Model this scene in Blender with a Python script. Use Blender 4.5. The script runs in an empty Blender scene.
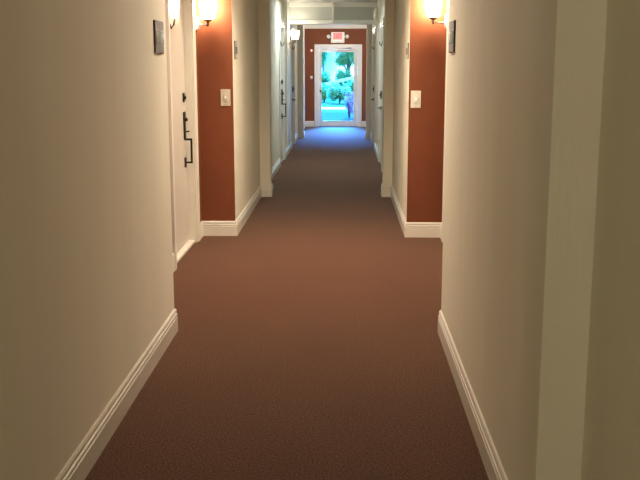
import bpy, bmesh, math, random
from mathutils import Vector, Matrix
random.seed(7)
sc = bpy.context.scene
COL = sc.collection
PI = math.pi

# ------------------------------------------------------------------ camera
F_PX = 933.0
cam_d = bpy.data.cameras.new('camera')
cam_d.sensor_fit = 'HORIZONTAL'
cam_d.sensor_width = 36.0
cam_d.lens = F_PX * 36.0 / 640.0
cam_d.clip_start = 0.05
cam_d.clip_end = 500
cam = bpy.data.objects.new('camera', cam_d)
COL.objects.link(cam)
cam.location = (0, 0, 1.55)
cam.rotation_euler = (math.radians(90 - 10.653), 0, math.radians(1.478))
sc.camera = cam

# ------------------------------------------------------------------ colour management
sc.view_settings.view_transform = 'Standard'
sc.view_settings.look = 'None'
sc.view_settings.exposure = 0.1
sc.view_settings.gamma = 1.0
sc.view_settings.use_curve_mapping = False

# ------------------------------------------------------------------ world: bright hazy daylight, cool against the warm lamps
world = bpy.data.worlds.new('sky')
sc.world = world
world.use_nodes = True
wn, wl = world.node_tree.nodes, world.node_tree.links
wn.clear()
w_out = wn.new('ShaderNodeOutputWorld')
w_bg = wn.new('ShaderNodeBackground')
w_tc = wn.new('ShaderNodeTexCoord')
w_no = wn.new('ShaderNodeTexNoise')
w_no.inputs['Scale'].default_value = 9.0
w_no.inputs['Detail'].default_value = 5.0
w_rp = wn.new('ShaderNodeValToRGB')
w_rp.color_ramp.elements[0].position = 0.36
w_rp.color_ramp.elements[0].color = (0.03, 0.36, 1.0, 1)
w_rp.color_ramp.elements[1].position = 0.56
w_rp.color_ramp.elements[1].color = (0.30, 0.72, 1.0, 1)
wl.new(w_tc.outputs['Generated'], w_no.inputs['Vector'])
wl.new(w_no.outputs['Fac'], w_rp.inputs['Fac'])
wl.new(w_rp.outputs['Color'], w_bg.inputs['Color'])
w_bg.inputs['Strength'].default_value = 5.0
wl.new(w_bg.outputs['Background'], w_out.inputs['Surface'])

# ------------------------------------------------------------------ sun, low beyond the glass door
sun_d = bpy.data.lights.new('sun', 'SUN')
sun_d.energy = 105.0
sun_d.angle = math.radians(34)
sun_d.color = (0.02, 0.26, 1.0)
sun = bpy.data.objects.new('sun', sun_d)
COL.objects.link(sun)
sun.rotation_euler = Vector((0.0, 1.0, 0.62)).to_track_quat('Z', 'Y').to_euler()

WARM = (1.0, 0.78, 0.52)
SHADE_EMIT = 14.0
DOME_W = 1.0     # multiplier for the added ceiling lamps


# ================================================================== materials
def mat(name, base, rough=0.6, metal=0.0, spec=0.5, var=0.0, vscale=20.0, bump=0.0, bscale=60.0,
        stretch=(1, 1, 1), coat=0.0, sheen=0.0, emit=None, es=0.0, trans=0.0):
    m = bpy.data.materials.new(name)
    m.use_nodes = True
    nt = m.node_tree
    b = nt.nodes['Principled BSDF']
    b.inputs['Base Color'].default_value = (*base, 1)
    b.inputs['Roughness'].default_value = rough
    b.inputs['Metallic'].default_value = metal
    b.inputs['Specular IOR Level'].default_value = spec
    b.inputs['Coat Weight'].default_value = coat
    b.inputs['Sheen Weight'].default_value = sheen
    if emit:
        b.inputs['Emission Color'].default_value = (*emit, 1)
        b.inputs['Emission Strength'].default_value = es
    tc = nt.nodes.new('ShaderNodeTexCoord')
    mp = nt.nodes.new('ShaderNodeMapping')
    mp.inputs['Scale'].default_value = stretch
    nt.links.new(tc.outputs['Object'], mp.inputs['Vector'])
    no = nt.nodes.new('ShaderNodeTexNoise')
    no.inputs['Scale'].default_value = vscale
    no.inputs['Detail'].default_value = 4
    nt.links.new(mp.outputs['Vector'], no.inputs['Vector'])
    rp = nt.nodes.new('ShaderNodeValToRGB')
    rp.color_ramp.elements[0].position = 0.3
    rp.color_ramp.elements[1].position = 0.7
    rp.color_ramp.elements[0].color = (*[c * (1 - var) for c in base], 1)
    rp.color_ramp.elements[1].color = (*[min(1, c * (1 + var)) for c in base], 1)
    nt.links.new(no.outputs['Fac'], rp.inputs['Fac'])
    nt.links.new(rp.outputs['Color'], b.inputs['Base Color'])
    if bump:
        n2 = nt.nodes.new('ShaderNodeTexNoise')
        n2.inputs['Scale'].default_value = bscale
        n2.inputs['Detail'].default_value = 3
        nt.links.new(mp.outputs['Vector'], n2.inputs['Vector'])
        bp = nt.nodes.new('ShaderNodeBump')
        bp.inputs['Strength'].default_value = bump
        bp.inputs['Distance'].default_value = 0.01
        nt.links.new(n2.outputs['Fac'], bp.inputs['Height'])
        nt.links.new(bp.outputs['Normal'], b.inputs['Normal'])
    return m


M = {}
M['cream'] = mat('cream_wall_paint', (0.80, 0.75, 0.62), 0.75, spec=0.25, var=0.03, vscale=3, bump=0.12, bscale=90, stretch=(1, 1, 0.12))
M['orange'] = mat('burnt_orange_paint', (0.195, 0.056, 0.022), 0.7, spec=0.25, var=0.04, vscale=4, bump=0.06, bscale=70)
M['ceiling'] = mat('ceiling_paint', (0.56, 0.60, 0.58), 0.85, var=0.02, vscale=3, bump=0.05, bscale=120)
M['trim'] = mat('white_trim_gloss', (0.76, 0.71, 0.62), 0.32, spec=0.5, var=0.02, vscale=6)
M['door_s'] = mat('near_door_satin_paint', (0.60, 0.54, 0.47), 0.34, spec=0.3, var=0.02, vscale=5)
M['nickel_d'] = mat('dark_nickel', (0.10, 0.09, 0.08), 0.3, metal=0.8, var=0.05)
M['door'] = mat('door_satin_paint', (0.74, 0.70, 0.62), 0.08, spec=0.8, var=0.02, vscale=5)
M['black'] = mat('black_metal', (0.012, 0.011, 0.010), 0.35, metal=0.3, var=0.1)
M['nickel'] = mat('brushed_nickel', (0.42, 0.38, 0.34), 0.32, metal=1.0, var=0.05, vscale=60)
M['nickel_l'] = mat('pale_nickel', (0.80, 0.76, 0.70), 0.30, metal=0.4, var=0.03, vscale=60)
M['plaque'] = mat('plaque_metal', (0.17, 0.155, 0.165), 0.45, metal=0.2, var=0.08, vscale=15)
M['plaque_in'] = mat('plaque_insert', (0.20, 0.25, 0.24), 0.25, metal=0.1, var=0.25, vscale=18)
M['plaque_edge'] = mat('plaque_edge', (0.05, 0.045, 0.04), 0.4, var=0.05)
M['ivory'] = mat('ivory_plastic', (0.78, 0.73, 0.62), 0.35, var=0.02)
M['almond'] = mat('metal_switch_plate', (0.62, 0.56, 0.46), 0.35, metal=0.3, var=0.05, vscale=40)
M['whitep'] = mat('white_plastic', (0.85, 0.83, 0.78), 0.4, var=0.01)
def shade_mat():
    m = bpy.data.materials.new('frosted_glass_shade')
    m.use_nodes = True
    nt = m.node_tree
    nt.nodes.clear()
    out = nt.nodes.new('ShaderNodeOutputMaterial')
    tr = nt.nodes.new('ShaderNodeBsdfTransparent'); tr.inputs['Color'].default_value = (0.97, 0.95, 0.92, 1)
    em = nt.nodes.new('ShaderNodeEmission'); em.inputs['Color'].default_value = (1.0, 0.84, 0.62, 1); em.inputs['Strength'].default_value = 7.0
    df = nt.nodes.new('ShaderNodeBsdfDiffuse'); df.inputs['Color'].default_value = (0.9, 0.88, 0.82, 1)
    ad = nt.nodes.new('ShaderNodeAddShader')
    mx = nt.nodes.new('ShaderNodeMixShader'); mx.inputs['Fac'].default_value = 0.30
    nt.links.new(em.outputs['Emission'], ad.inputs[0]); nt.links.new(df.outputs['BSDF'], ad.inputs[1])
    nt.links.new(tr.outputs['BSDF'], mx.inputs[1]); nt.links.new(ad.outputs['Shader'], mx.inputs[2])
    nt.links.new(mx.outputs['Shader'], out.inputs['Surface'])
    return m


M['shade'] = shade_mat()
M['bulb'] = mat('lamp_bulb', (0.9, 0.87, 0.8), 0.4, var=0.0, emit=(1.0, 0.80, 0.55), es=SHADE_EMIT)
M['led_g'] = mat('switch_led', (0.5, 0.9, 0.9), 0.4, emit=(0.35, 1.0, 0.95), es=1.6)
M['led_w'] = mat('switch_led_warm', (0.9, 0.8, 0.8), 0.4, emit=(1.0, 0.85, 0.8), es=0.9)
M['red_panel'] = mat('exit_lit_panel', (0.5, 0.05, 0.05), 0.4, emit=(1.0, 0.20, 0.18), es=0.85)
M['red_text'] = mat('exit_letters', (0.6, 0.02, 0.02), 0.4, emit=(1.0, 0.03, 0.04), es=0.75)
M['strobe'] = mat('strobe_lens', (0.95, 0.8, 0.8), 0.2, emit=(1.0, 0.6, 0.6), es=0.8)
M['red_pl'] = mat('dull_red_plastic', (0.45, 0.08, 0.05), 0.4, var=0.03)
M['rubber'] = mat('weather_strip', (0.03, 0.03, 0.03), 0.8)
M['alu'] = mat('door_closer_alu', (0.42, 0.42, 0.46), 0.4, metal=0.6, var=0.03)
M['trim_w'] = mat('white_beam_trim', (0.86, 0.88, 0.86), 0.4, var=0.02, vscale=6)
M['dome'] = mat('dome_glass', (0.9, 0.88, 0.8), 0.4, emit=(1.0, 0.82, 0.6), es=6.0)


def carpet_mat():
    m = bpy.data.materials.new('brown_carpet')
    m.use_nodes = True
    nt = m.node_tree
    b = nt.nodes['Principled BSDF']
    tc = nt.nodes.new('ShaderNodeTexCoord')
    n1 = nt.nodes.new('ShaderNodeTexNoise'); n1.inputs['Scale'].default_value = 105; n1.inputs['Detail'].default_value = 5; n1.inputs['Roughness'].default_value = 0.75
    n2 = nt.nodes.new('ShaderNodeTexNoise'); n2.inputs['Scale'].default_value = 1.7; n2.inputs['Detail'].default_value = 3
    for n in (n1, n2):
        nt.links.new(tc.outputs['Object'], n.inputs['Vector'])
    rp = nt.nodes.new('ShaderNodeValToRGB')
    rp.color_ramp.elements[0].position = 0.40; rp.color_ramp.elements[0].color = (0.022, 0.007, 0.0035, 1)
    rp.color_ramp.elements[1].position = 0.62; rp.color_ramp.elements[1].color = (0.18, 0.070, 0.034, 1)
    nt.links.new(n1.outputs['Fac'], rp.inputs['Fac'])
    mx = nt.nodes.new('ShaderNodeMixRGB'); mx.blend_type = 'MULTIPLY'; mx.inputs['Fac'].default_value = 0.25
    r2 = nt.nodes.new('ShaderNodeValToRGB')
    r2.color_ramp.elements[0].position = 0.3; r2.color_ramp.elements[0].color = (0.6, 0.6, 0.6, 1)
    r2.color_ramp.elements[1].position = 0.7
    nt.links.new(n2.outputs['Fac'], r2.inputs['Fac'])
    nt.links.new(rp.outputs['Color'], mx.inputs['Color1'])
    nt.links.new(r2.outputs['Color'], mx.inputs['Color2'])
    nt.links.new(mx.outputs['Color'], b.inputs['Base Color'])
    b.inputs['Roughness'].default_value = 0.85
    b.inputs['Specular IOR Level'].default_value = 0.04
    b.inputs['Sheen Weight'].default_value = 0.20
    b.inputs['Sheen Tint'].default_value = (1.0, 0.85, 0.72, 1)
    b.inputs['Sheen Roughness'].default_value = 0.5
    bp = nt.nodes.new('ShaderNodeBump'); bp.inputs['Strength'].default_value = 0.5; bp.inputs['Distance'].default_value = 0.006
    nt.links.new(n1.outputs['Fac'], bp.inputs['Height'])
    nt.links.new(bp.outputs['Normal'], b.inputs['Normal'])
    return m


M['carpet'] = carpet_mat()


def glass_mat():
    m = bpy.data.materials.new('clear_door_glass')
    m.use_nodes = True
    nt = m.node_tree
    nt.nodes.clear()
    out = nt.nodes.new('ShaderNodeOutputMaterial')
    tr = nt.nodes.new('ShaderNodeBsdfTransparent'); tr.inputs['Color'].default_value = (0.93, 0.98, 0.98, 1)
    gl = nt.nodes.new('ShaderNodeBsdfGlossy'); gl.inputs['Roughness'].default_value = 0.03
    fr = nt.nodes.new('ShaderNodeFresnel'); fr.inputs['IOR'].default_value = 1.45
    mx = nt.nodes.new('ShaderNodeMixShader')
    nt.links.new(fr.outputs['Fac'], mx.inputs['Fac'])
    nt.links.new(tr.outputs['BSDF'], mx.inputs[1])
    nt.links.new(gl.outputs['BSDF'], mx.inputs[2])
    nt.links.new(mx.outputs['Shader'], out.inputs['Surface'])
    return m


M['glass'] = glass_mat()


def leaf_mat(name, a, b_, tr=0.5):
    m = bpy.data.materials.new(name)
    m.use_nodes = True
    nt = m.node_tree
    nt.nodes.clear()
    out = nt.nodes.new('ShaderNodeOutputMaterial')
    tc = nt.nodes.new('ShaderNodeTexCoord')
    no = nt.nodes.new('ShaderNodeTexNoise'); no.inputs['Scale'].default_value = 3.5
    nt.links.new(tc.outputs['Object'], no.inputs['Vector'])
    rp = nt.nodes.new('ShaderNodeValToRGB')
    rp.color_ramp.elements[0].position = 0.4; rp.color_ramp.elements[0].color = (*a, 1)
    rp.color_ramp.elements[1].position = 0.6; rp.color_ramp.elements[1].color = (*b_, 1)
    nt.links.new(no.outputs['Fac'], rp.inputs['Fac'])
    d = nt.nodes.new('ShaderNodeBsdfDiffuse'); t = nt.nodes.new('ShaderNodeBsdfTranslucent')
    nt.links.new(rp.outputs['Color'], d.inputs['Color']); nt.links.new(rp.outputs['Color'], t.inputs['Color'])
    mx = nt.nodes.new('ShaderNodeMixShader'); mx.inputs['Fac'].default_value = tr
    nt.links.new(d.outputs['BSDF'], mx.inputs[1]); nt.links.new(t.outputs['BSDF'], mx.inputs[2])
    nt.links.new(mx.outputs['Shader'], out.inputs['Surface'])
    return m


M['leaf'] = leaf_mat('green_leaves', (0.03, 0.26, 0.14), (0.16, 0.62, 0.32))
M['leaf_b'] = leaf_mat('bright_leaves', (0.06, 0.28, 0.14), (0.30, 0.62, 0.30))
M['leaf_p'] = leaf_mat('purple_blossom', (0.25, 0.08, 0.22), (0.60, 0.30, 0.50))
M['leaf_w'] = leaf_mat('white_blossom', (0.85, 0.9, 0.85), (0.95, 0.95, 0.95))
M['bark'] = mat('bark', (0.12, 0.10, 0.08), 0.9, var=0.3, bump=0.4)
M['grass'] = mat('lawn_grass', (0.04, 0.13, 0.06), 0.95, spec=0.05, var=0.4, vscale=2.5, bump=0.3, bscale=50)
M['patio'] = mat('patio_stone', (0.02, 0.035, 0.055), 0.95, spec=0.05, var=0.08, vscale=2.0, bump=0.1)
M['path'] = mat('pale_concrete', (0.85, 0.86, 0.84), 0.9, spec=0.1, var=0.04, vscale=4.0)


# ================================================================== mesh helpers
class MB:
    """collects shapes into one mesh"""
    def __init__(self):
        self.bm = bmesh.new()

    def box(self, x0, x1, y0, y1, z0, z1, bev=0.0, seg=2, mi=0):
        x0, x1 = sorted((x0, x1)); y0, y1 = sorted((y0, y1)); z0, z1 = sorted((z0, z1))
        t = bmesh.new()
        bmesh.ops.create_cube(t, size=1)
        for v in t.verts:
            v.co = Vector(((v.co.x + .5) * (x1 - x0) + x0, (v.co.y + .5) * (y1 - y0) + y0, (v.co.z + .5) * (z1 - z0) + z0))
        if bev:
            bmesh.ops.bevel(t, geom=t.edges[:], offset=bev, segments=seg, affect='EDGES', profile=0.6)
        self._merge(t, mi)
        return self

    def _merge(self, t, mi=0, smooth=False):
        for f in t.faces:
            f.material_index = mi
            f.smooth = smooth
        me = bpy.data.meshes.new('t')
        t.to_mesh(me); t.free()
        self.bm.from_mesh(me)
        bpy.data.meshes.remove(me)

    def tube(self, pts, r, n=10, mi=0, caps=True):
        t = bmesh.new()
        pts = [Vector(p) for p in pts]
        rs = r if isinstance(r, (list, tuple)) else [r] * len(pts)
        rings = []
        up = None
        for i, p in enumerate(pts):
            a = pts[max(i - 1, 0)]; b = pts[min(i + 1, len(pts) - 1)]
            d = (b - a).normalized()
            if up is None or abs(up.dot(d)) > 0.95:
                up = Vector((0, 0, 1)) if abs(d.z) < 0.9 else Vector((1, 0, 0))
            s = d.cross(up).normalized(); u = s.cross(d).normalized(); up = u
            rings.append([t.verts.new(p + (s * math.cos(2 * PI * k / n) + u * math.sin(2 * PI * k / n)) * rs[i]) for k in range(n)])
        for a, b in zip(rings, rings[1:]):
            for k in range(n):
                t.faces.new((a[k], a[(k + 1) % n], b[(k + 1) % n], b[k]))
        if caps:
            t.faces.new(rings[0][::-1]); t.faces.new(rings[-1])
        bmesh.ops.recalc_face_normals(t, faces=t.faces[:])
        self._merge(t, mi, True)
        return self

    def lathe(self, prof, center, axis='Z', n=24, mi=0):
        """prof: (radius, height) pairs along axis"""
        t = bmesh.new()
        c = Vector(center)
        ax = {'X': Vector((1, 0, 0)), '-X': Vector((-1, 0, 0)), 'Y': Vector((0, 1, 0)), '-Y': Vector((0, -1, 0)),
              'Z': Vector((0, 0, 1)), '-Z': Vector((0, 0, -1))}[axis]
        u = Vector((0, 0, 1)) if abs(ax.z) < .5 else Vector((1, 0, 0))
        v = ax.cross(u)
        rings = []
        for r, h in prof:
            if r < 1e-6:
                rings.append([t.verts.new(c + ax * h)])
            else:
                rings.append([t.verts.new(c + ax * h + (u * math.cos(2 * PI * k / n) + v * math.sin(2 * PI * k / n)) * r) for k in range(n)])
        for a, b in zip(rings, rings[1:]):
            for k in range(n):
                k2 = (k + 1) % n
                if len(a) == 1 and len(b) == 1:
                    continue
                if len(a) == 1:
                    t.faces.new((a[0], b[k2], b[k]))
                elif len(b) == 1:
                    t.faces.new((a[k], a[k2], b[0]))
                else:
                    t.faces.new((a[k], a[k2], b[k2], b[k]))
        bmesh.ops.recalc_face_normals(t, faces=t.faces[:])
        self._merge(t, mi, True)
        return self

    def prism(self, poly, z0, z1, fmi=None, axis='Z', x=None):
        """extrude a 2D polygon; axis Z: poly is (x, y)"""
        t = bmesh.new()
        lo = [t.verts.new((p[0], p[1], z0)) for p in poly]
        hi = [t.verts.new((p[0], p[1], z1)) for p in poly]
        n = len(poly)
        fs = []
        for i in range(n):
            f = t.faces.new((lo[i], lo[(i + 1) % n], hi[(i + 1) % n], hi[i]))
            f.material_index = fmi[i] if fmi else 0
            fs.append(f)
        t.faces.new(lo[::-1]); t.faces.new(hi)
        bmesh.ops.recalc_face_normals(t, faces=t.faces[:])
        me = bpy.data.meshes.new('t')
        t.to_mesh(me); t.free()
        self.bm.from_mesh(me)
        bpy.data.meshes.remove(me)
        return self

    def sweep(self, path, prof, side):
        """prof (d, z): d away from the wall; side +1 = room lies to the right of the path direction"""
        t = bmesh.new()
        P = [Vector((p[0], p[1])) for p in path]
        nr = []
        for a, b in zip(P, P[1:]):
            d = (b - a).normalized()
            nr.append(Vector((d.y, -d.x)) * side)
        rings = []
        for i, p in enumerate(P):
            if i == 0: m = nr[0]
            elif i == len(P) - 1: m = nr[-1]
            else:
                m = nr[i - 1] + nr[i]
                m = m / max(0.2, m.dot(nr[i]))
            rings.append([t.verts.new((p.x + m.x * d, p.y + m.y * d, z)) for d, z in prof])
        n = len(prof)
        for a, b in zip(rings, rings[1:]):
            for k in range(n):
                t.faces.new((a[k], a[(k + 1) % n], b[(k + 1) % n], b[k]))
        t.faces.new(rings[0][::-1]); t.faces.new(rings[-1])
        bmesh.ops.recalc_face_normals(t, faces=t.faces[:])
        self._merge(t, 0)
        return self

    def build(self, name, mats, parent=None, loc=None):
        me = bpy.data.meshes.new(name)
        self.bm.to_mesh(me); self.bm.free()
        if not isinstance(mats, (list, tuple)):
            mats = [mats]
        for m in mats:
            me.materials.append(m)
        o = bpy.data.objects.new(name, me)
        COL.objects.link(o)
        if parent is not None:
            o.parent = parent
        if loc:
            o.location = loc
        return o


def tag(o, label=None, cat=None, group=None, kind=None):
    if label: o['label'] = label
    if cat: o['category'] = cat
    if group: o['group'] = group
    if kind: o['kind'] = kind
    return o


def empty(name, loc=(0, 0, 0), rz=0.0):
    o = bpy.data.objects.new(name, None)
    o.empty_display_size = 0.1
    COL.objects.link(o)
    o.location = loc
    o.rotation_euler = (0, 0, rz)
    return o


def lamp_light(name, parent, loc, energy, color, size, rot=(0, 0, 0), shape='DISK', spread=180):
    d = bpy.data.lights.new(name, 'POINT' if shape == 'POINT' else 'AREA')
    d.energy = energy
    d.color = color
    if shape == 'POINT':
        d.shadow_soft_size = size
    else:
        d.shape = shape; d.size = size; d.spread = math.radians(spread)
    o = bpy.data.objects.new(name, d)
    COL.objects.link(o)
    o.parent = parent
    o.location = loc
    o.rotation_euler = rot
    return o


# ================================================================== the shell
XL, XR = -0.995, 0.572          # corridor wall faces
AL, AR = -1.304, 0.893          # alcove wall faces
Y0, YE = -2.6, 23.85            # back and end wall
CZ = 2.62                       # ceiling
A0, A1L, A1R = 5.30, 8.43, 8.40
PL, PR = -0.872, 0.464          # pilaster faces
DH = 2.13                       # door opening height

struct_floor = MB().box(-1.75, 1.35, Y0 - .15, YE + .2, -0.12, 0).build('floor', M['carpet'])
tag(struct_floor, 'brown speckled carpet running down the hallway', 'floor', kind='structure')
c = MB().box(-1.75, 1.35, Y0 - .15, YE + .2, CZ, CZ + .12).build('ceiling', M['ceiling'])
tag(c, 'plain pale ceiling over the hallway', 'ceiling', kind='structure')

# every wall path is a list of (x, y, material of the face that follows)
doorsL = [(AL, 7.03, 8.10), (XL, 14.44, 15.36), (XL, 17.62, 18.50)]
doorsR = [(AR, 7.03, 8.10), (XR, 13.85, 15.05), (XR, 17.45, 18.70)]
ND = 0.10                       # niche depth behind the wall face


def side_wall(name, X, A, P, sgn, doors, a1, pil, label):
    pts = [(X, Y0, 0)]
    def pilaster(y0, y1):
        pts.extend([(X, y0, 0), (P, y0, 0), (P, y1, 0), (X, y1, 0)])
    def niche(xf, y0, y1, mi):
        pts.extend([(xf, y0, 0), (xf + sgn * ND, y0, 0), (xf + sgn * ND, y1, 0), (xf, y1, mi)])
    pilaster(*pil[0])
    pts.extend([(X, A0, 1), (A, A0, 1)])
    niche(A, doors[0][1], doors[0][2], 1)
    pts.extend([(A, a1, 1), (X, a1, 0)])
    pilaster(*pil[1])
    niche(X, doors[1][1], doors[1][2], 0)
    niche(X, doors[2][1], doors[2][2], 0)
    pilaster(*pil[2])
    pts.append((X, YE, 0))
    xo = X + sgn * 0.62
    poly = [(p[0], p[1]) for p in pts] + [(xo, YE), (xo, Y0)]
    fm = [p[2] for p in pts] + [0, 0]
    mb = MB().prism(poly, 0, CZ, fm)
    for i, (xf, y0, y1) in enumerate(doors):
        mb.box(xf, xf + sgn * (ND + .02), y0 - .0, y1 + .0, DH, CZ, mi=1 if i == 0 else 0)
    o = mb.build(name, [M['cream'], M['orange']])
    tag(o, label, 'wall', kind='structure')
    return pts


ptsL = side_wall('wall_left', XL, AL, PL, -1, doorsL, A1L, [(2.11, 2.40), (11.01, 11.22), (20.06, 20.28)],
                 'cream left hallway wall with a burnt orange door alcove')
ptsR = side_wall('wall_right', XR, AR, PR, 1, doorsR, A1R, [(2.11, 2.31), (11.03, 11.24), (19.98, 20.20)],
                 'cream right hallway wall with a burnt orange alcove')

# end wall with door hole
ex0, ex1, ez = -0.66, 0.345, 1.955
mb = MB()
mb.box(-1.615, ex0, YE, YE + .16, 0, CZ)
mb.box(ex1, 1.192, YE, YE + .16, 0, CZ)
mb.box(ex0, ex1, YE, YE + .16, ez, CZ)
tag(mb.build('wall_end', M['orange']), 'burnt orange wall at the far end around the glass door', 'wall', kind='structure')
tag(MB().box(-1.75, 1.35, Y0 - .15, Y0, 0, CZ).build('wall_back', M['cream']), 'cream wall closing the hallway behind the viewer', 'wall', kind='structure')

# baseboards
BP = [(0, 0), (.016, 0), (.016, .088), (.012, .091), (.012, .094), (.0155, .098), (.0145, .108), (.009, .112), (.0095, .116),
      (.012, .121), (.011, .130), (.006, .137), (0, .138)]


def split_path(pts, doors):
    """skip the niches: break the path at each door, leaving room for the casing"""
    out, cur = [], []
    ys = {(d[0], d[1]): d for d in doors}
    i = 0
    while i < len(pts):
        x, y = pts[i][0], pts[i][1]
        if (x, y) in ys and len(cur):
            d = ys[(x, y)]
            cur.append((x, d[1] - .088)); out.append(cur)
            cur = [(x, d[2] + .088)]
            i += 4
            continue
        cur.append((x, y))
        i += 1
    out.append(cur)
    return out


for nm, pts, doors, side, lb in (('baseboard_left', ptsL, doorsL, 1, 'cream white moulded baseboard along the left wall'),
                                 ('baseboard_right', ptsR, doorsR, -1, 'cream white moulded baseboard along the right wall')):
    mb = MB()
    for pth in split_path(pts, doors):
        mb.sweep(pth, BP, side)
    tag(mb.build(nm, M['trim']), lb, 'baseboard', kind='structure')
mb = MB()
mb.sweep([(XL + .016, YE), (-0.762, YE)], BP, 1)
mb.sweep([(0.445, YE), (XR - .016, YE)], BP, 1)
tag(mb.build('baseboard_end', M['trim']), 'cream white baseboard on either side of the glass end door', 'baseboard', kind='structure')

# dropped beam across the corridor, with trims
SY = 16.90
mb = MB().box(XL, XR, SY, SY + .30, 2.29, CZ)
tag(mb.build('trim_1', M['ceiling']), 'pale dropped beam across the hallway before the far doors', 'beam', kind='structure')
mb = MB().box(XL, XR, SY - .03, SY, 2.545, CZ, bev=.008)
mb.box(XL, XR, SY - .022, SY, 2.255, 2.322, bev=.004)
mb.box(XL, XR, SY - .014, SY + .31, 2.255, 2.29, bev=.004)
tag(mb.build('trim_2', M['trim_w']), 'white edge moulding along the dropped beam', 'trim', kind='structure')
mb = MB().box(XL, XL + .014, SY - .62, SY + .28, .14, 2.255, bev=.004)
mb.box(XL, XL + .014, SY - .62, SY - .03, 2.255, CZ, bev=.004)
tag(mb.build('trim_3', M['trim_w']), 'white upright trim on the left wall under the dropped beam', 'trim', kind='structure')
# crown on the end wall
CP = [(0, 2.43), (.012, 2.43), (.018, 2.45), (.05, 2.50), (.085, 2.56), (.095, 2.60), (.10, CZ), (0, CZ)]
tag(MB().sweep([(XL, YE), (XR, YE)], CP, 1).build('trim_4', M['trim']), 'white crown moulding above the orange end wall', 'trim', kind='structure')


# ================================================================== doors of the rooms
def room_door(name, xf, y0, y1, sgn, style, label):
    """xf = wall face, sgn = -1 left wall / +1 right wall (direction away from the corridor)"""
    root = empty(name, (xf, (y0 + y1) / 2, 0))
    tag(root, label, 'door', kind='structure')
    def L(x): return -sgn * x            # local x: positive x = into the corridor
    h = (y1 - y0) / 2
    # casing: two legs and a head, moulded, one mesh
    cw = .088
    prof_t = .017
    mb = MB()
    for s in (-1, 1):
        mb.box(L(0), L(prof_t), s * h, s * (h + cw), 0, DH + cw, bev=.004)
        mb.box(L(prof_t - .002), L(prof_t + .006), s * (h + cw - .022), s * (h + cw), 0, DH + cw, bev=.003)
    mb.box(L(0), L(prof_t), -h, h, DH, DH + cw, bev=.004)
    mb.box(L(prof_t - .002), L(prof_t + .006), -h - cw, h + cw, DH + cw - .022, DH + cw, bev=.003)
    mb.build('casing', M['trim'], root)
    # jamb
    mb = MB()
    mb.box(L(0), L(-ND + .001), -h, -h + .018, 0, DH)
    mb.box(L(0), L(-ND + .001), h - .018, h, 0, DH)
    mb.box(L(0), L(-ND + .001), -h + .018, h - .018, DH - .018, DH)
    mb.build('jamb', M['trim'], root)
    # leaf
    dx = .062 if xf in (AL, AR) else .014                          # leaf face behind the wall face
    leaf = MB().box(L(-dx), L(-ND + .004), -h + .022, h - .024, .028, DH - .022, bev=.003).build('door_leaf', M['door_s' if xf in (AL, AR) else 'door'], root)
    MB().box(L(-.012), L(-ND + .002), -h + .018, h - .018, 0, .024, bev=.004).build('threshold', M['trim'], root)
    X = -dx
    ly = h - .11 - .024                 # latch side is the far side
    if style == 'grip':
        d = MB()
        d.box(L(X), L(X + .012), ly - .033, ly + .033, 1.235, 1.315, bev=.004)
        d.lathe([(.0, .026), (.016, .024), (.018, .012), (.018, .0)], (L(X), ly, 1.275), 'X' if sgn < 0 else '-X')
        d.build('deadbolt', M['black'], root)
        e = MB()
        e.box(L(X), L(X + .014), ly - .033, ly + .033, .925, 1.155, bev=.005)
        e.lathe([(0, .034), (.014, .032), (.017, .012), (.017, 0)], (L(X), ly, 1.09), 'X' if sgn < 0 else '-X')
        e.tube([(L(X + .010), ly, .985), (L(X + .045), ly, .99)], .007)
        e.build('lock_plate', M['black'], root)
        g = MB()
        g.box(L(X), L(X + .068), ly - .009, ly + .009, .912, .930, bev=.003)
        g.box(L(X + .052), L(X + .068), ly - .009, ly + .009, .716, .930, bev=.003)
        g.box(L(X), L(X + .068), ly - .009, ly + .009, .716, .732, bev=.003)
        g.box(L(X), L(X + .012), ly - .024, ly + .024, .682, .768, bev=.004)
        g.build('grip_handle', M['black'], root)
    else:
        d = MB()
        d.box(L(X), L(X + .02), ly - .03, ly + .03, 1.02, 1.14, bev=.006)
        d.lathe([(.0, .034), (.014, .032), (.017, .012), (.017, .0)], (L(X), ly, 1.08), 'X' if sgn < 0 else '-X')
        d.build('deadbolt', M['black'], root)
        e = MB()
        e.lathe([(0, .016), (.024, .014), (.028, .0)], (L(X), ly, .875), 'X' if sgn < 0 else '-X')
        e.tube([(L(X), ly, .875), (L(X + .055), ly, .875)], .009)
        e.tube([(L(X + .05), ly + .006, .875), (L(X + .055), ly - .06, .875), (L(X + .05), ly - .115, .872)], [.010, .009, .008])
        e.build('lever_handle', M['black'], root)
    # peephole and a swing guard high on the leaf
    py = -.0 if style != 'grip' or xf != AL else 7.33 - (y0 + y1) / 2
    MB().lathe([(0, .004), (.008, .005), (.014, .004), (.015, 0)], (L(X), py + (.10 if xf == AL else 0), 1.66), 'X' if sgn < 0 else '-X').build('peephole', M['plaque_edge'], root)
    k = MB()
    k.box(L(X), L(X + .005), py - .012, py + .026, 1.815, 1.915, bev=.002)
    k.tube([(L(X + .006), py, 1.905), (L(X + .018), py + .002, 1.860), (L(X + .034), py + .004, 1.822), (L(X + .050), py + .005, 1.850), (L(X + .062), py + .006, 1.895)],
           [.008, .009, .010, .008, .006])
    k.build('coat_hook', M['nickel_d'], root)
    return root


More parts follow.
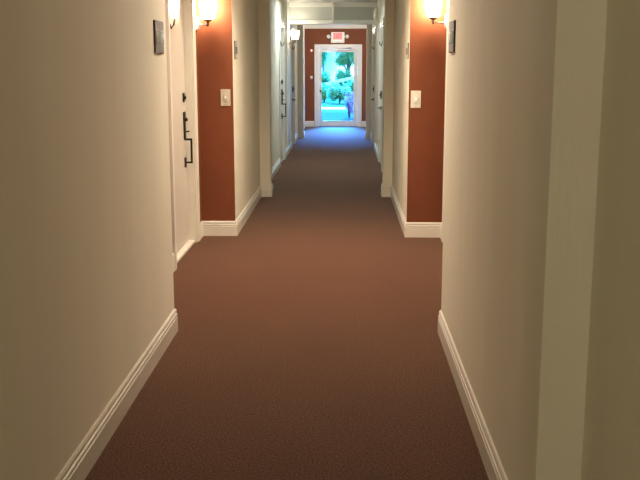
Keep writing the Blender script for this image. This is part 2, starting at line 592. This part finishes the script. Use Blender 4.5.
room_door('door_1', AL, 7.03, 8.10, -1, 'grip', 'near white door with black grip handle in the left orange alcove')
room_door('door_2', XL, 14.44, 15.36, -1, 'grip', 'glossy white door with black grip handle on the left wall before the beam')
room_door('door_3', XL, 17.62, 18.50, -1, 'lever', 'white door on the left wall beyond the beam')
room_door('door_4', AR, 7.03, 8.10, 1, 'grip', 'white door tucked inside the right orange alcove')
room_door('door_5', XR, 13.85, 15.05, 1, 'lever', 'white door with black lever on the right wall before the beam')
room_door('door_6', XR, 17.45, 18.70, 1, 'lever', 'white door on the right wall beyond the beam')

# ------------------------------------------------------------------ glazed end door
root = empty('door_7', ((ex0 + ex1) / 2, YE, 0))
tag(root, 'white framed glass exit door at the far end of the hallway', 'door', kind='structure')
cx = (ex0 + ex1) / 2; hw = (ex1 - ex0) / 2
mb = MB()
for s in (-1, 1):
    mb.box(s * hw, s * (hw + .094), -.018, 0, 0, ez + .09, bev=.004)
    mb.box(s * (hw + .070), s * (hw + .094), -.026, -.016, 0, ez + .09, bev=.003)
mb.box(-hw, hw, -.018, 0, ez, ez + .09, bev=.004)
mb.box(-hw - .094, hw + .094, -.026, -.016, ez + .066, ez + .09, bev=.003)
mb.build('casing', M['trim'], root)
mb = MB()
mb.box(-hw, -hw + .02, 0, .155, 0, ez); mb.box(hw - .02, hw, 0, .155, 0, ez); mb.box(-hw + .02, hw - .02, 0, .155, ez - .02, ez)
mb.build('jamb', M['trim'], root)
gx0, gx1, gz0, gz1 = -0.575 - cx, 0.237 - cx, .145, 1.86
lx0, lx1 = -hw + .023, hw - .023
mb = MB()
fy0, fy1 = .03, .075
mb.box(lx0, gx0, fy0, fy1, .015, ez - .024, bev=.002); mb.box(gx1, lx1, fy0, fy1, .015, ez - .024, bev=.002)
mb.box(gx0, gx1, fy0, fy1, .015, gz0, bev=.002); mb.box(gx0, gx1, fy0, fy1, gz1, ez - .024, bev=.002)
for (a, b, e, f) in ((gx0 - .02, gx0 + .004, gz0 - .02, gz1 + .02), (gx1 - .004, gx1 + .02, gz0 - .02, gz1 + .02),
                     (gx0, gx1, gz0 - .02, gz0 + .004), (gx0, gx1, gz1 - .004, gz1 + .02)):
    mb.box(a, b, fy0 - .010, fy0 + .002, e, f, bev=.003)
leaf = mb.build('door_leaf', M['door'], root)
MB().box(gx0 + .001, gx1 - .001, .048, .056, gz0 + .001, gz1 - .001).build('glass_pane', M['glass'], leaf)
MB().box(-hw + .02, hw - .02, .0, .15, 0, .013, bev=.003).build('threshold', M['alu'], root)
mb = MB()
mb.box(-.165 - cx, .14 - cx, -.03, fy0, 1.885, 1.945, bev=.012)
mb.box(.12 - cx, .19 - cx, -.022, .006, 1.905, 1.932, bev=.004)
mb.tube([(-.06 - cx, -.012, 1.95), (.19 - cx, -.035, 1.952), (.05 - cx, -.01, 1.975)], .007, 6)
mb.build('door_closer', M['alu'], root)
mb = MB().lathe([(0, .05), (.02, .045), (.024, .03), (.012, .02), (.012, .008), (.026, .006), (.026, 0)], (-.603 - cx, fy0, .89), '-Y')
mb.build('door_knob', M['black'], root)


# ================================================================== wall sconces
def wall_sconce(x_wall, y, z, sgn, label, watt, grp, proto=None, reach=.115):
    """sgn -1: hangs on the left wall. z = centre of the glass"""
    root = empty('wall_sconce', (x_wall, y, z))
    tag(root, label, 'wall lamp', grp)
    def L(x): return -sgn * x
    # chamfered square back plate
    def plate(hw_, x0, x1, cut):
        t = bmesh.new()
        p = [(-hw_ + cut, -hw_), (hw_ - cut, -hw_), (hw_, -hw_ + cut), (hw_, hw_ - cut), (hw_ - cut, hw_), (-hw_ + cut, hw_), (-hw_, hw_ - cut), (-hw_, -hw_ + cut)]
        k = .72
        a = [t.verts.new((L(x0), q[0], q[1] - .11)) for q in p]
        m_ = [t.verts.new((L((x0 + x1) / 2), q[0], q[1] - .11)) for q in p]
        b = [t.verts.new((L(x1), q[0] * k, q[1] * k - .11)) for q in p]
        for u, v in ((a, m_), (m_, b)):
            for i in range(8):
                t.faces.new((u[i], u[(i + 1) % 8], v[(i + 1) % 8], v[i]))
        t.faces.new(a[::-1]); t.faces.new(b)
        bmesh.ops.recalc_face_normals(t, faces=t.faces[:])
        return t
    mb = MB(); mb._merge(plate(.062, 0, .028, .008)); mb.build('back_plate', M['nickel_l'], root)
    mb = MB()
    mb.tube([(L(.026), 0, -.125), (L(.05), 0, -.125), (L(reach), 0, -.122)], .0075, 10)
    mb.lathe([(0, -.008), (.012, -.006), (.013, .006), (0, .010)], (L(.045), 0, -.125), 'X')
    mb.lathe([(0, -.012), (.010, -.010), (.010, .022), (.018, .028), (.036, .038), (.042, .046), (.042, .051), (0, .051)], (L(reach), 0, -.128), 'Z')
    mb.build('arm', M['nickel'], root)
    # frosted shade: slightly flared cup, thick wall
    ro = .077
    mb = MB().lathe([(0, -.076), (.048, -.076), (.058, -.073), (.062, -.066), (ro, .072), (ro - .003, .074), (ro - .006, .071), (.056, -.064), (.045, -.070), (0, -.071)],
                    (L(reach), 0, 0), 'Z', n=32)
    sh = mb.build('glass_shade', M['shade'], root)
    MB().lathe([(0, -.07), (.012, -.07), (.012, -.045), (.018, -.03), (.020, -.016), (.013, -.004), (0, .0)], (L(reach), 0, 0), 'Z', n=16).build('bulb', M['bulb'], root)
    lamp_light('lamp', root, (L(reach), 0, .035), watt, (1.0, .84, .64), .025, shape='POINT')
    return root


wall_sconce(AL, 8.34, 2.016, -1, 'lit wall sconce in the left orange alcove, above the far side of the white door', 46, 'wall sconces of the hallway', reach=.108)
wall_sconce(AR, 8.30, 2.030, 1, 'lit wall sconce in the right orange alcove, half behind the near wall corner', 46, 'wall sconces of the hallway', reach=.13)
wall_sconce(XL, 16.62, 2.055, -1, 'small lit wall sconce far down on the left wall, by the dropped beam', 9, 'wall sconces of the hallway', reach=.13)

# ================================================================== added ceiling lamps to even the wall light
def added_ceiling_lamp(y, watt, label, x=-.2, color=(1.0, .85, .65), kind='POINT', spread=180):
    root = empty('added_ceiling_lamp', (x, y, CZ))
    tag(root, label, 'ceiling lamp', 'added ceiling lamps of the hallway')
    MB().lathe([(0, 0), (.17, 0), (.17, -.02), (.155, -.03), (0, -.03)], (0, 0, 0), 'Z', 32).build('base', M['nickel'], root)
    MB().lathe([(.15, -.03), (.145, -.05), (.11, -.085), (.05, -.105), (0, -.11)], (0, 0, 0), 'Z', 32).build('dome', M['dome'], root)
    lamp_light('lamp', root, (0, 0, -.17 if kind == 'POINT' else -.125), watt, color, .10 if kind == 'POINT' else .28, (0, 0, 0), kind, spread)


added_ceiling_lamp(6.2, 58, 'added round ceiling lamp, out of view over the near end of the two door alcoves', kind='DISK')
added_ceiling_lamp(7.9, 29, 'added round ceiling lamp, out of view over the far end of the two door alcoves, between the sconces', kind='DISK', spread=140)
added_ceiling_lamp(14.3, 27, 'added round ceiling lamp, out of view before the dropped beam', x=-.5, color=(.82, .97, 1.0), kind='DISK')
added_ceiling_lamp(21.6, 80, 'added round ceiling lamp, out of view above the glass end door', color=(1.0, .93, .85))
added_ceiling_lamp(-1.0, 36, 'added round ceiling lamp, out of view behind the viewer', color=(1.0, .90, .70))


# ================================================================== wall plates and devices
def plaque(xf, sgn, y0, y1, z0, z1, label, face='plaque', inner='plaque_in'):
    root = empty('room_plaque', (xf, (y0 + y1) / 2, (z0 + z1) / 2))
    tag(root, label, 'sign', 'room plaques on the walls')
    def L(x): return -sgn * x
    hy, hz = (y1 - y0) / 2, (z1 - z0) / 2
    MB().box(L(0), L(.008), -hy, hy, -hz, hz, bev=.002).build('back_plate', M['plaque_edge'], root)
    # gently bowed face
    def bow(ya, yb, za, zb, d0, d1, m, nm):
        t = bmesh.new(); n = 8; A = []
        for i in range(n + 1):
            u = i / n; y = ya + (yb - ya) * u; d = d0 + (d1 - d0) * math.sin(PI * u)
            A.append([t.verts.new((L(.007), y, za)), t.verts.new((L(d), y, za)), t.verts.new((L(d), y, zb)), t.verts.new((L(.007), y, zb))])
        for a, b in zip(A, A[1:]):
            for k in range(4):
                t.faces.new((a[k], a[(k + 1) % 4], b[(k + 1) % 4], b[k]))
        t.faces.new(A[0]); t.faces.new(A[-1][::-1])
        bmesh.ops.recalc_face_normals(t, faces=t.faces[:])
        mb = MB(); mb._merge(t); mb.build(nm, m, root)
    bow(-hy + .004, hy - .004, -hz + .004, hz - .004, .010, .016, M[face], 'face')
    bow(-hy + .012, hy - .012, -hz * .45, hz * .35, .0125, .0185, M[inner], 'insert')
    return root


plaque(XL, -1, 4.95, 5.18, 1.608, 1.778, 'grey metal room plaque on the near left wall')
plaque(XR, 1, 4.94, 5.17, 1.612, 1.775, 'grey metal room plaque on the near right wall')
plaque(XL, -1, 8.56, 8.73, 1.60, 1.76, 'small grey plaque on the left wall just past the orange alcove', 'almond', 'plaque')  # paler faces on these two plaques: the light's tint is put into the colour
plaque(XR, 1, 8.50, 8.66, 1.60, 1.74, 'small grey plaque on the right wall just past the orange alcove', 'almond', 'plaque')


def switch_plate(x0, x1, y, z0, z1, led, label, platem):
    cx_, cz = (x0 + x1) / 2, (z0 + z1) / 2
    root = empty('light_switch', (cx_, y, cz))
    tag(root, label, 'light switch', 'light switches in the alcoves')
    hw_, hh = (x1 - x0) / 2, (z1 - z0) / 2
    MB().box(-hw_, hw_, -.008, 0, -hh, hh, bev=.003).build('wall_plate', platem, root)
    mb = MB().box(-.019, .019, -.012, -.006, -.036, .036, bev=.002)
    mb.box(-.015, .015, -.018, -.010, -.002, .030, bev=.003)
    mb.box(-.017, .017, -.014, -.010, -.032, -.006, bev=.002)
    mb.build('rocker', M['almond'] if led == 'w' else M['ivory'], root)
    MB().lathe([(0, .004), (.006, .003), (.0075, 0)], (0, -.0175, 0.002), '-Y', 12).build('indicator_light', M['led_w'] if led == 'w' else M['led_g'], root)
    for z in (-hh + .012, hh - .012):
        MB().lathe([(0, .0015), (.003, .001), (.0035, 0)], (0, -.0078, z), '-Y', 10).build('screw', M['nickel'], root)


switch_plate(-1.108, -1.020, A1L, 1.185, 1.332, 'w', 'beige light switch on the left orange alcove wall', M['almond'])
switch_plate(.590, .680, A1R, 1.170, 1.322, 'g', 'ivory light switch with glowing cyan indicator on the right orange wall', M['ivory'])

# exit sign
root = empty('exit_sign', (-.170, YE, 2.21))
tag(root, 'white exit sign with red lettering and two lamp heads above the glass door', 'exit sign')
MB().box(-.170, .170, -.055, 0, -.130, .135, bev=.010).build('housing', M['ivory'], root)
MB().box(-.108, .108, -.060, -.053, -.045, .118, bev=.003).build('lit_panel', M['red_panel'], root)
mb = MB()
zl, zh, yy0, yy1, s_ = -.022, .095, -.066, -.059, .013
def bar(x0, x1, z0, z1): mb.box(x0, x1, yy0, yy1, z0, z1)
# E
x = -.092
bar(x, x + s_, zl, zh); bar(x + s_, x + .040, zl, zl + s_); bar(x + s_, x + .036, .030, .043); bar(x + s_, x + .040, zh - s_, zh)
# X
x = -.044
for a, b in (((x + .006, zl), (x + .040, zh)), ((x + .006, zh), (x + .040, zl))):
    t = bmesh.new(); d = s_ / 2
    q = [(a[0] - d, a[1]), (a[0] + d, a[1]), (b[0] + d, b[1]), (b[0] - d, b[1])]
    lo = [t.verts.new((p[0], yy0, p[1])) for p in q]; hi = [t.verts.new((p[0], yy1, p[1])) for p in q]
    t.faces.new(lo); t.faces.new(hi[::-1])
    for i in range(4): t.faces.new((lo[i], lo[(i + 1) % 4], hi[(i + 1) % 4], hi[i]))
    bmesh.ops.recalc_face_normals(t, faces=t.faces[:])
    mb._merge(t)
# I
bar(.014, .027, zl, zh)
# T
bar(.040, .088, zh - s_, zh); bar(.0575, .0705, zl, zh - s_)
mb.build('lettering', M['red_text'], root)
for s in (-1, 1):
    h_ = MB()
    h_.tube([(s * .165, -.028, .025), (s * .190, -.030, .025)], .012)
    h_.lathe([(0, -.035), (.030, -.033), (.044, -.005), (.048, .028), (.040, .034), (0, .030)], (s * .232, -.040, .025), '-Y', 20)
    h_.build('lamp_head', M['ivory'], root)

# alarm strobe and pull station on the end wall
root = empty('alarm_light', (-.829, YE, 1.895))
tag(root, 'small round pinkish alarm light left of the glass door, above the call box', 'alarm')
MB().lathe([(0, .014), (.036, .012), (.040, 0)], (0, 0, 0), '-Y', 20).build('base', M['red_pl'], root)
MB().lathe([(0, .040), (.014, .036), (.024, .022), (.026, .012)], (0, 0, 0), '-Y', 20).build('lens', M['strobe'], root)
root = empty('call_box', (-.83, YE, 1.216))
tag(root, 'small dull wall box left of the glass door at handle height', 'wall box')
MB().box(-.036, .036, -.035, 0, -.062, .062, bev=.006).build('housing', M['plaque_edge'], root)
MB().box(-.028, .028, -.042, -.034, -.01, .050, bev=.004).build('cover', M['nickel_l'], root)
MB().box(-.022, .022, -.044, -.034, -.048, -.022, bev=.003).build('handle', M['red_pl'], root)

# oval wall device, cable cover on the beam
root = empty('emergency_light', (XR - .0, 16.72, 2.405))
tag(root, 'oval white emergency light high on the right, beside the dropped beam', 'emergency light')
t = bmesh.new(); bmesh.ops.create_uvsphere(t, u_segments=20, v_segments=14, radius=1)
for v in t.verts: v.co = Vector((v.co.x * .05 - .022, v.co.y * .06, v.co.z * .115))
mb = MB(); mb._merge(t, 0, True); mb.build('lens', M['whitep'], root)
MB().box(-.018, 0, -.065, .065, -.12, .12, bev=.008).build('base', M['ivory'], root)
mb = MB().box(-.222, -.190, SY - .075, SY - .03, 2.255, CZ, bev=.004)
tag(mb.build('cable_cover', M['whitep']), 'slim white cable cover running down the dropped beam', 'cable cover')


# ================================================================== outside the glass door
def patch(name, m, x0, x1, y0, y1, z, label, cat):
    o = MB().box(x0, x1, y0, y1, z - .1, z).build(name, m)
    tag(o, label, cat, kind='structure')
    return o


patch('ground', M['grass'], -25, 25, 35.2, 75, -.02, 'bright green lawn beyond the glass door', 'lawn')
patch('patio', M['patio'], -8, 8, YE + .2, 31.6, -.02, 'smooth patio paving just outside the glass door', 'patio')
patch('garden_path', M['path'], -12, 12, 33.3, 35.2, -.012, 'pale concrete path crossing behind the patio', 'path')
patch('flower_bed', M['grass'], -12, 12, 31.6, 33.3, -.03, 'low green bed between the patio and the path', 'flower bed')

# curved white garden wall
mb = MB()
pts = []
for i in range(25):
    u = i / 24
    pts.append((-4.2 + 8.4 * u, 44 - 1.5 * math.sin(PI * u), 0))
t = bmesh.new(); rg = []
for i, p in enumerate(pts):
    hgt = .62 + .50 * (0.5 - 0.5 * math.cos(PI * min(1, max(0, (p[0] + 1.9) / 3.2))))
    rg.append([t.verts.new((p[0], p[1] - .12, hgt - .13)), t.verts.new((p[0], p[1] - .12, hgt)), t.verts.new((p[0], p[1] + .12, hgt)), t.verts.new((p[0], p[1] + .12, hgt - .13))])
for a, b in zip(rg, rg[1:]):
    for k in range(4): t.faces.new((a[k], a[(k + 1) % 4], b[(k + 1) % 4], b[k]))
t.faces.new(rg[0]); t.faces.new(rg[-1][::-1])
bmesh.ops.recalc_face_normals(t, faces=t.faces[:])
mb._merge(t)
for xx in (-3.6, -1.2, 1.2, 3.6):
    mb.box(xx - .05, xx + .05, 42.6 if abs(xx) < 2 else 43.1, 42.75 if abs(xx) < 2 else 43.3, -.03, .5)
tag(mb.build('garden_rail', M['path']), 'curved white garden rail rising to the right among the greenery', 'rail')


def leaf_cloud(n, blobs, size, seed):
    """individual small leaf blades scattered through ellipsoid blobs: (cx,cy,cz, rx,ry,rz)"""
    r = random.Random(seed)
    bm = bmesh.new()
    for _ in range(n):
        b = blobs[r.randrange(len(blobs))]
        while True:
            p = Vector((r.uniform(-1, 1), r.uniform(-1, 1), r.uniform(-1, 1)))
            if .25 < p.length < 1: break
        c_ = Vector((b[0] + p.x * b[3], b[1] + p.y * b[4], b[2] + p.z * b[5]))
        d = Vector((r.uniform(-1, 1), r.uniform(-1, 1), r.uniform(-.6, .8))).normalized()
        s = d.cross(Vector((r.uniform(-1, 1), r.uniform(-1, 1), r.uniform(-1, 1)))).normalized()
        l_ = size * r.uniform(.7, 1.3); w_ = l_ * .42
        nrm = d.cross(s) * l_ * .12
        v = [bm.verts.new(c_), bm.verts.new(c_ + d * l_ * .5 + s * w_ * .5 + nrm), bm.verts.new(c_ + d * l_), bm.verts.new(c_ + d * l_ * .5 - s * w_ * .5 + nrm)]
        bm.faces.new(v)
    return bm


def plant(name, loc, n, blobs, size, m, stems, label, cat, seed, group=None, flowers=None):
    root = empty(name, loc)
    tag(root, label, cat, group)
    mb = MB(); mb.bm.free(); mb.bm = leaf_cloud(n, blobs, size, seed); mb.build('foliage', m, root)
    mb = MB()
    for pts_, rs in stems: mb.tube(pts_, rs, 7)
    mb.build('trunk', M['bark'], root)
    if flowers:
        mb = MB(); mb.bm.free(); mb.bm = leaf_cloud(flowers[0], blobs, flowers[1], seed + 50); mb.build('blossom', flowers[2], root)
    return root


def bush(x, y, w, h, n, m, label, seed, flowers=None, size=.14):
    blobs = []
    r = random.Random(seed)
    for k in range(6):
        blobs.append((r.uniform(-.5, .5) * w, r.uniform(-.3, .3), h * r.uniform(.42, .62), w * r.uniform(.3, .5), .45, h * r.uniform(.30, .40)))
    stems = [([(0, 0, 0), (r.uniform(-.4, .4) * w, 0, h * .7)], [.025, .008]) for _ in range(5)]
    return plant('shrub', (x, y, -.02), n, blobs, size, m, stems, label, 'shrub', seed, group='shrubs beyond the glass door', flowers=flowers)


plant('tree', (.15, 48, -.02), 7000,
      [(-.05, 0, 2.35, .55, .6, .55), (.35, 0, 2.0, .5, .6, .5), (-.25, 0, 1.75, .35, .4, .25), (.1, .2, 3.1, .8, .7, .6), (.7, .1, 2.5, .7, .6, .8)], .12, M['leaf'],
      [([(0, 0, 0), (.05, 0, 1.2), (-.05, 0, 3.0)], [.11, .09, .04]), ([(.02, 0, 1.2), (.5, 0, 2.5)], [.06, .02]), ([(.0, 0, 1.2), (-.4, 0, 2.0)], [.05, .015])],
      'leafy tree filling the upper right of the glass door', 'tree', 3, 'trees beyond the glass door')
plant('tree', (-1.12, 50, -.02), 1500,
      [(0, 0, 2.3, .22, .4, .7), (-.15, 0, 1.8, .3, .4, .4)], .11, M['leaf'],
      [([(0, 0, 0), (.0, 0, 1.4), (.05, 0, 2.6)], [.06, .04, .02])],
      'slim tree at the upper left edge of the glass door', 'tree', 4, 'trees beyond the glass door')
bush(-.98, 46.3, .66, 1.3, 3400, M['leaf'], 'green shrub behind the curved rail, at its low left end', 11, size=.11)
bush(-.12, 46.3, .62, 1.45, 2600, M['leaf'], 'green shrub behind the curved rail, at the middle of the door', 12, size=.11)
bush(.95, 46.3, .55, 1.60, 2600, M['leaf'], 'green shrub behind the curved rail, at its high right end', 13, size=.11)
bush(-.86, 40.2, .52, .88, 3000, M['leaf_b'], 'low bright shrub in front of the rail on the left', 14, (160, .09, M['leaf_w']), size=.09)
bush(-.20, 38.6, .52, .86, 3000, M['leaf_b'], 'low bright shrub with white blossom in the middle of the lawn', 15, (520, .11, M['leaf_w']), size=.09)
bush(.50, 40.2, .50, .98, 3000, M['leaf_b'], 'low green shrub in front of the rail on the right', 16, size=.09)
bush(.15, 28.2, .22, .80, 1500, M['leaf_p'], 'purple flowering shrub by the patio, low right in the glass', 17, (350, .04, M['leaf_b']), size=.055)
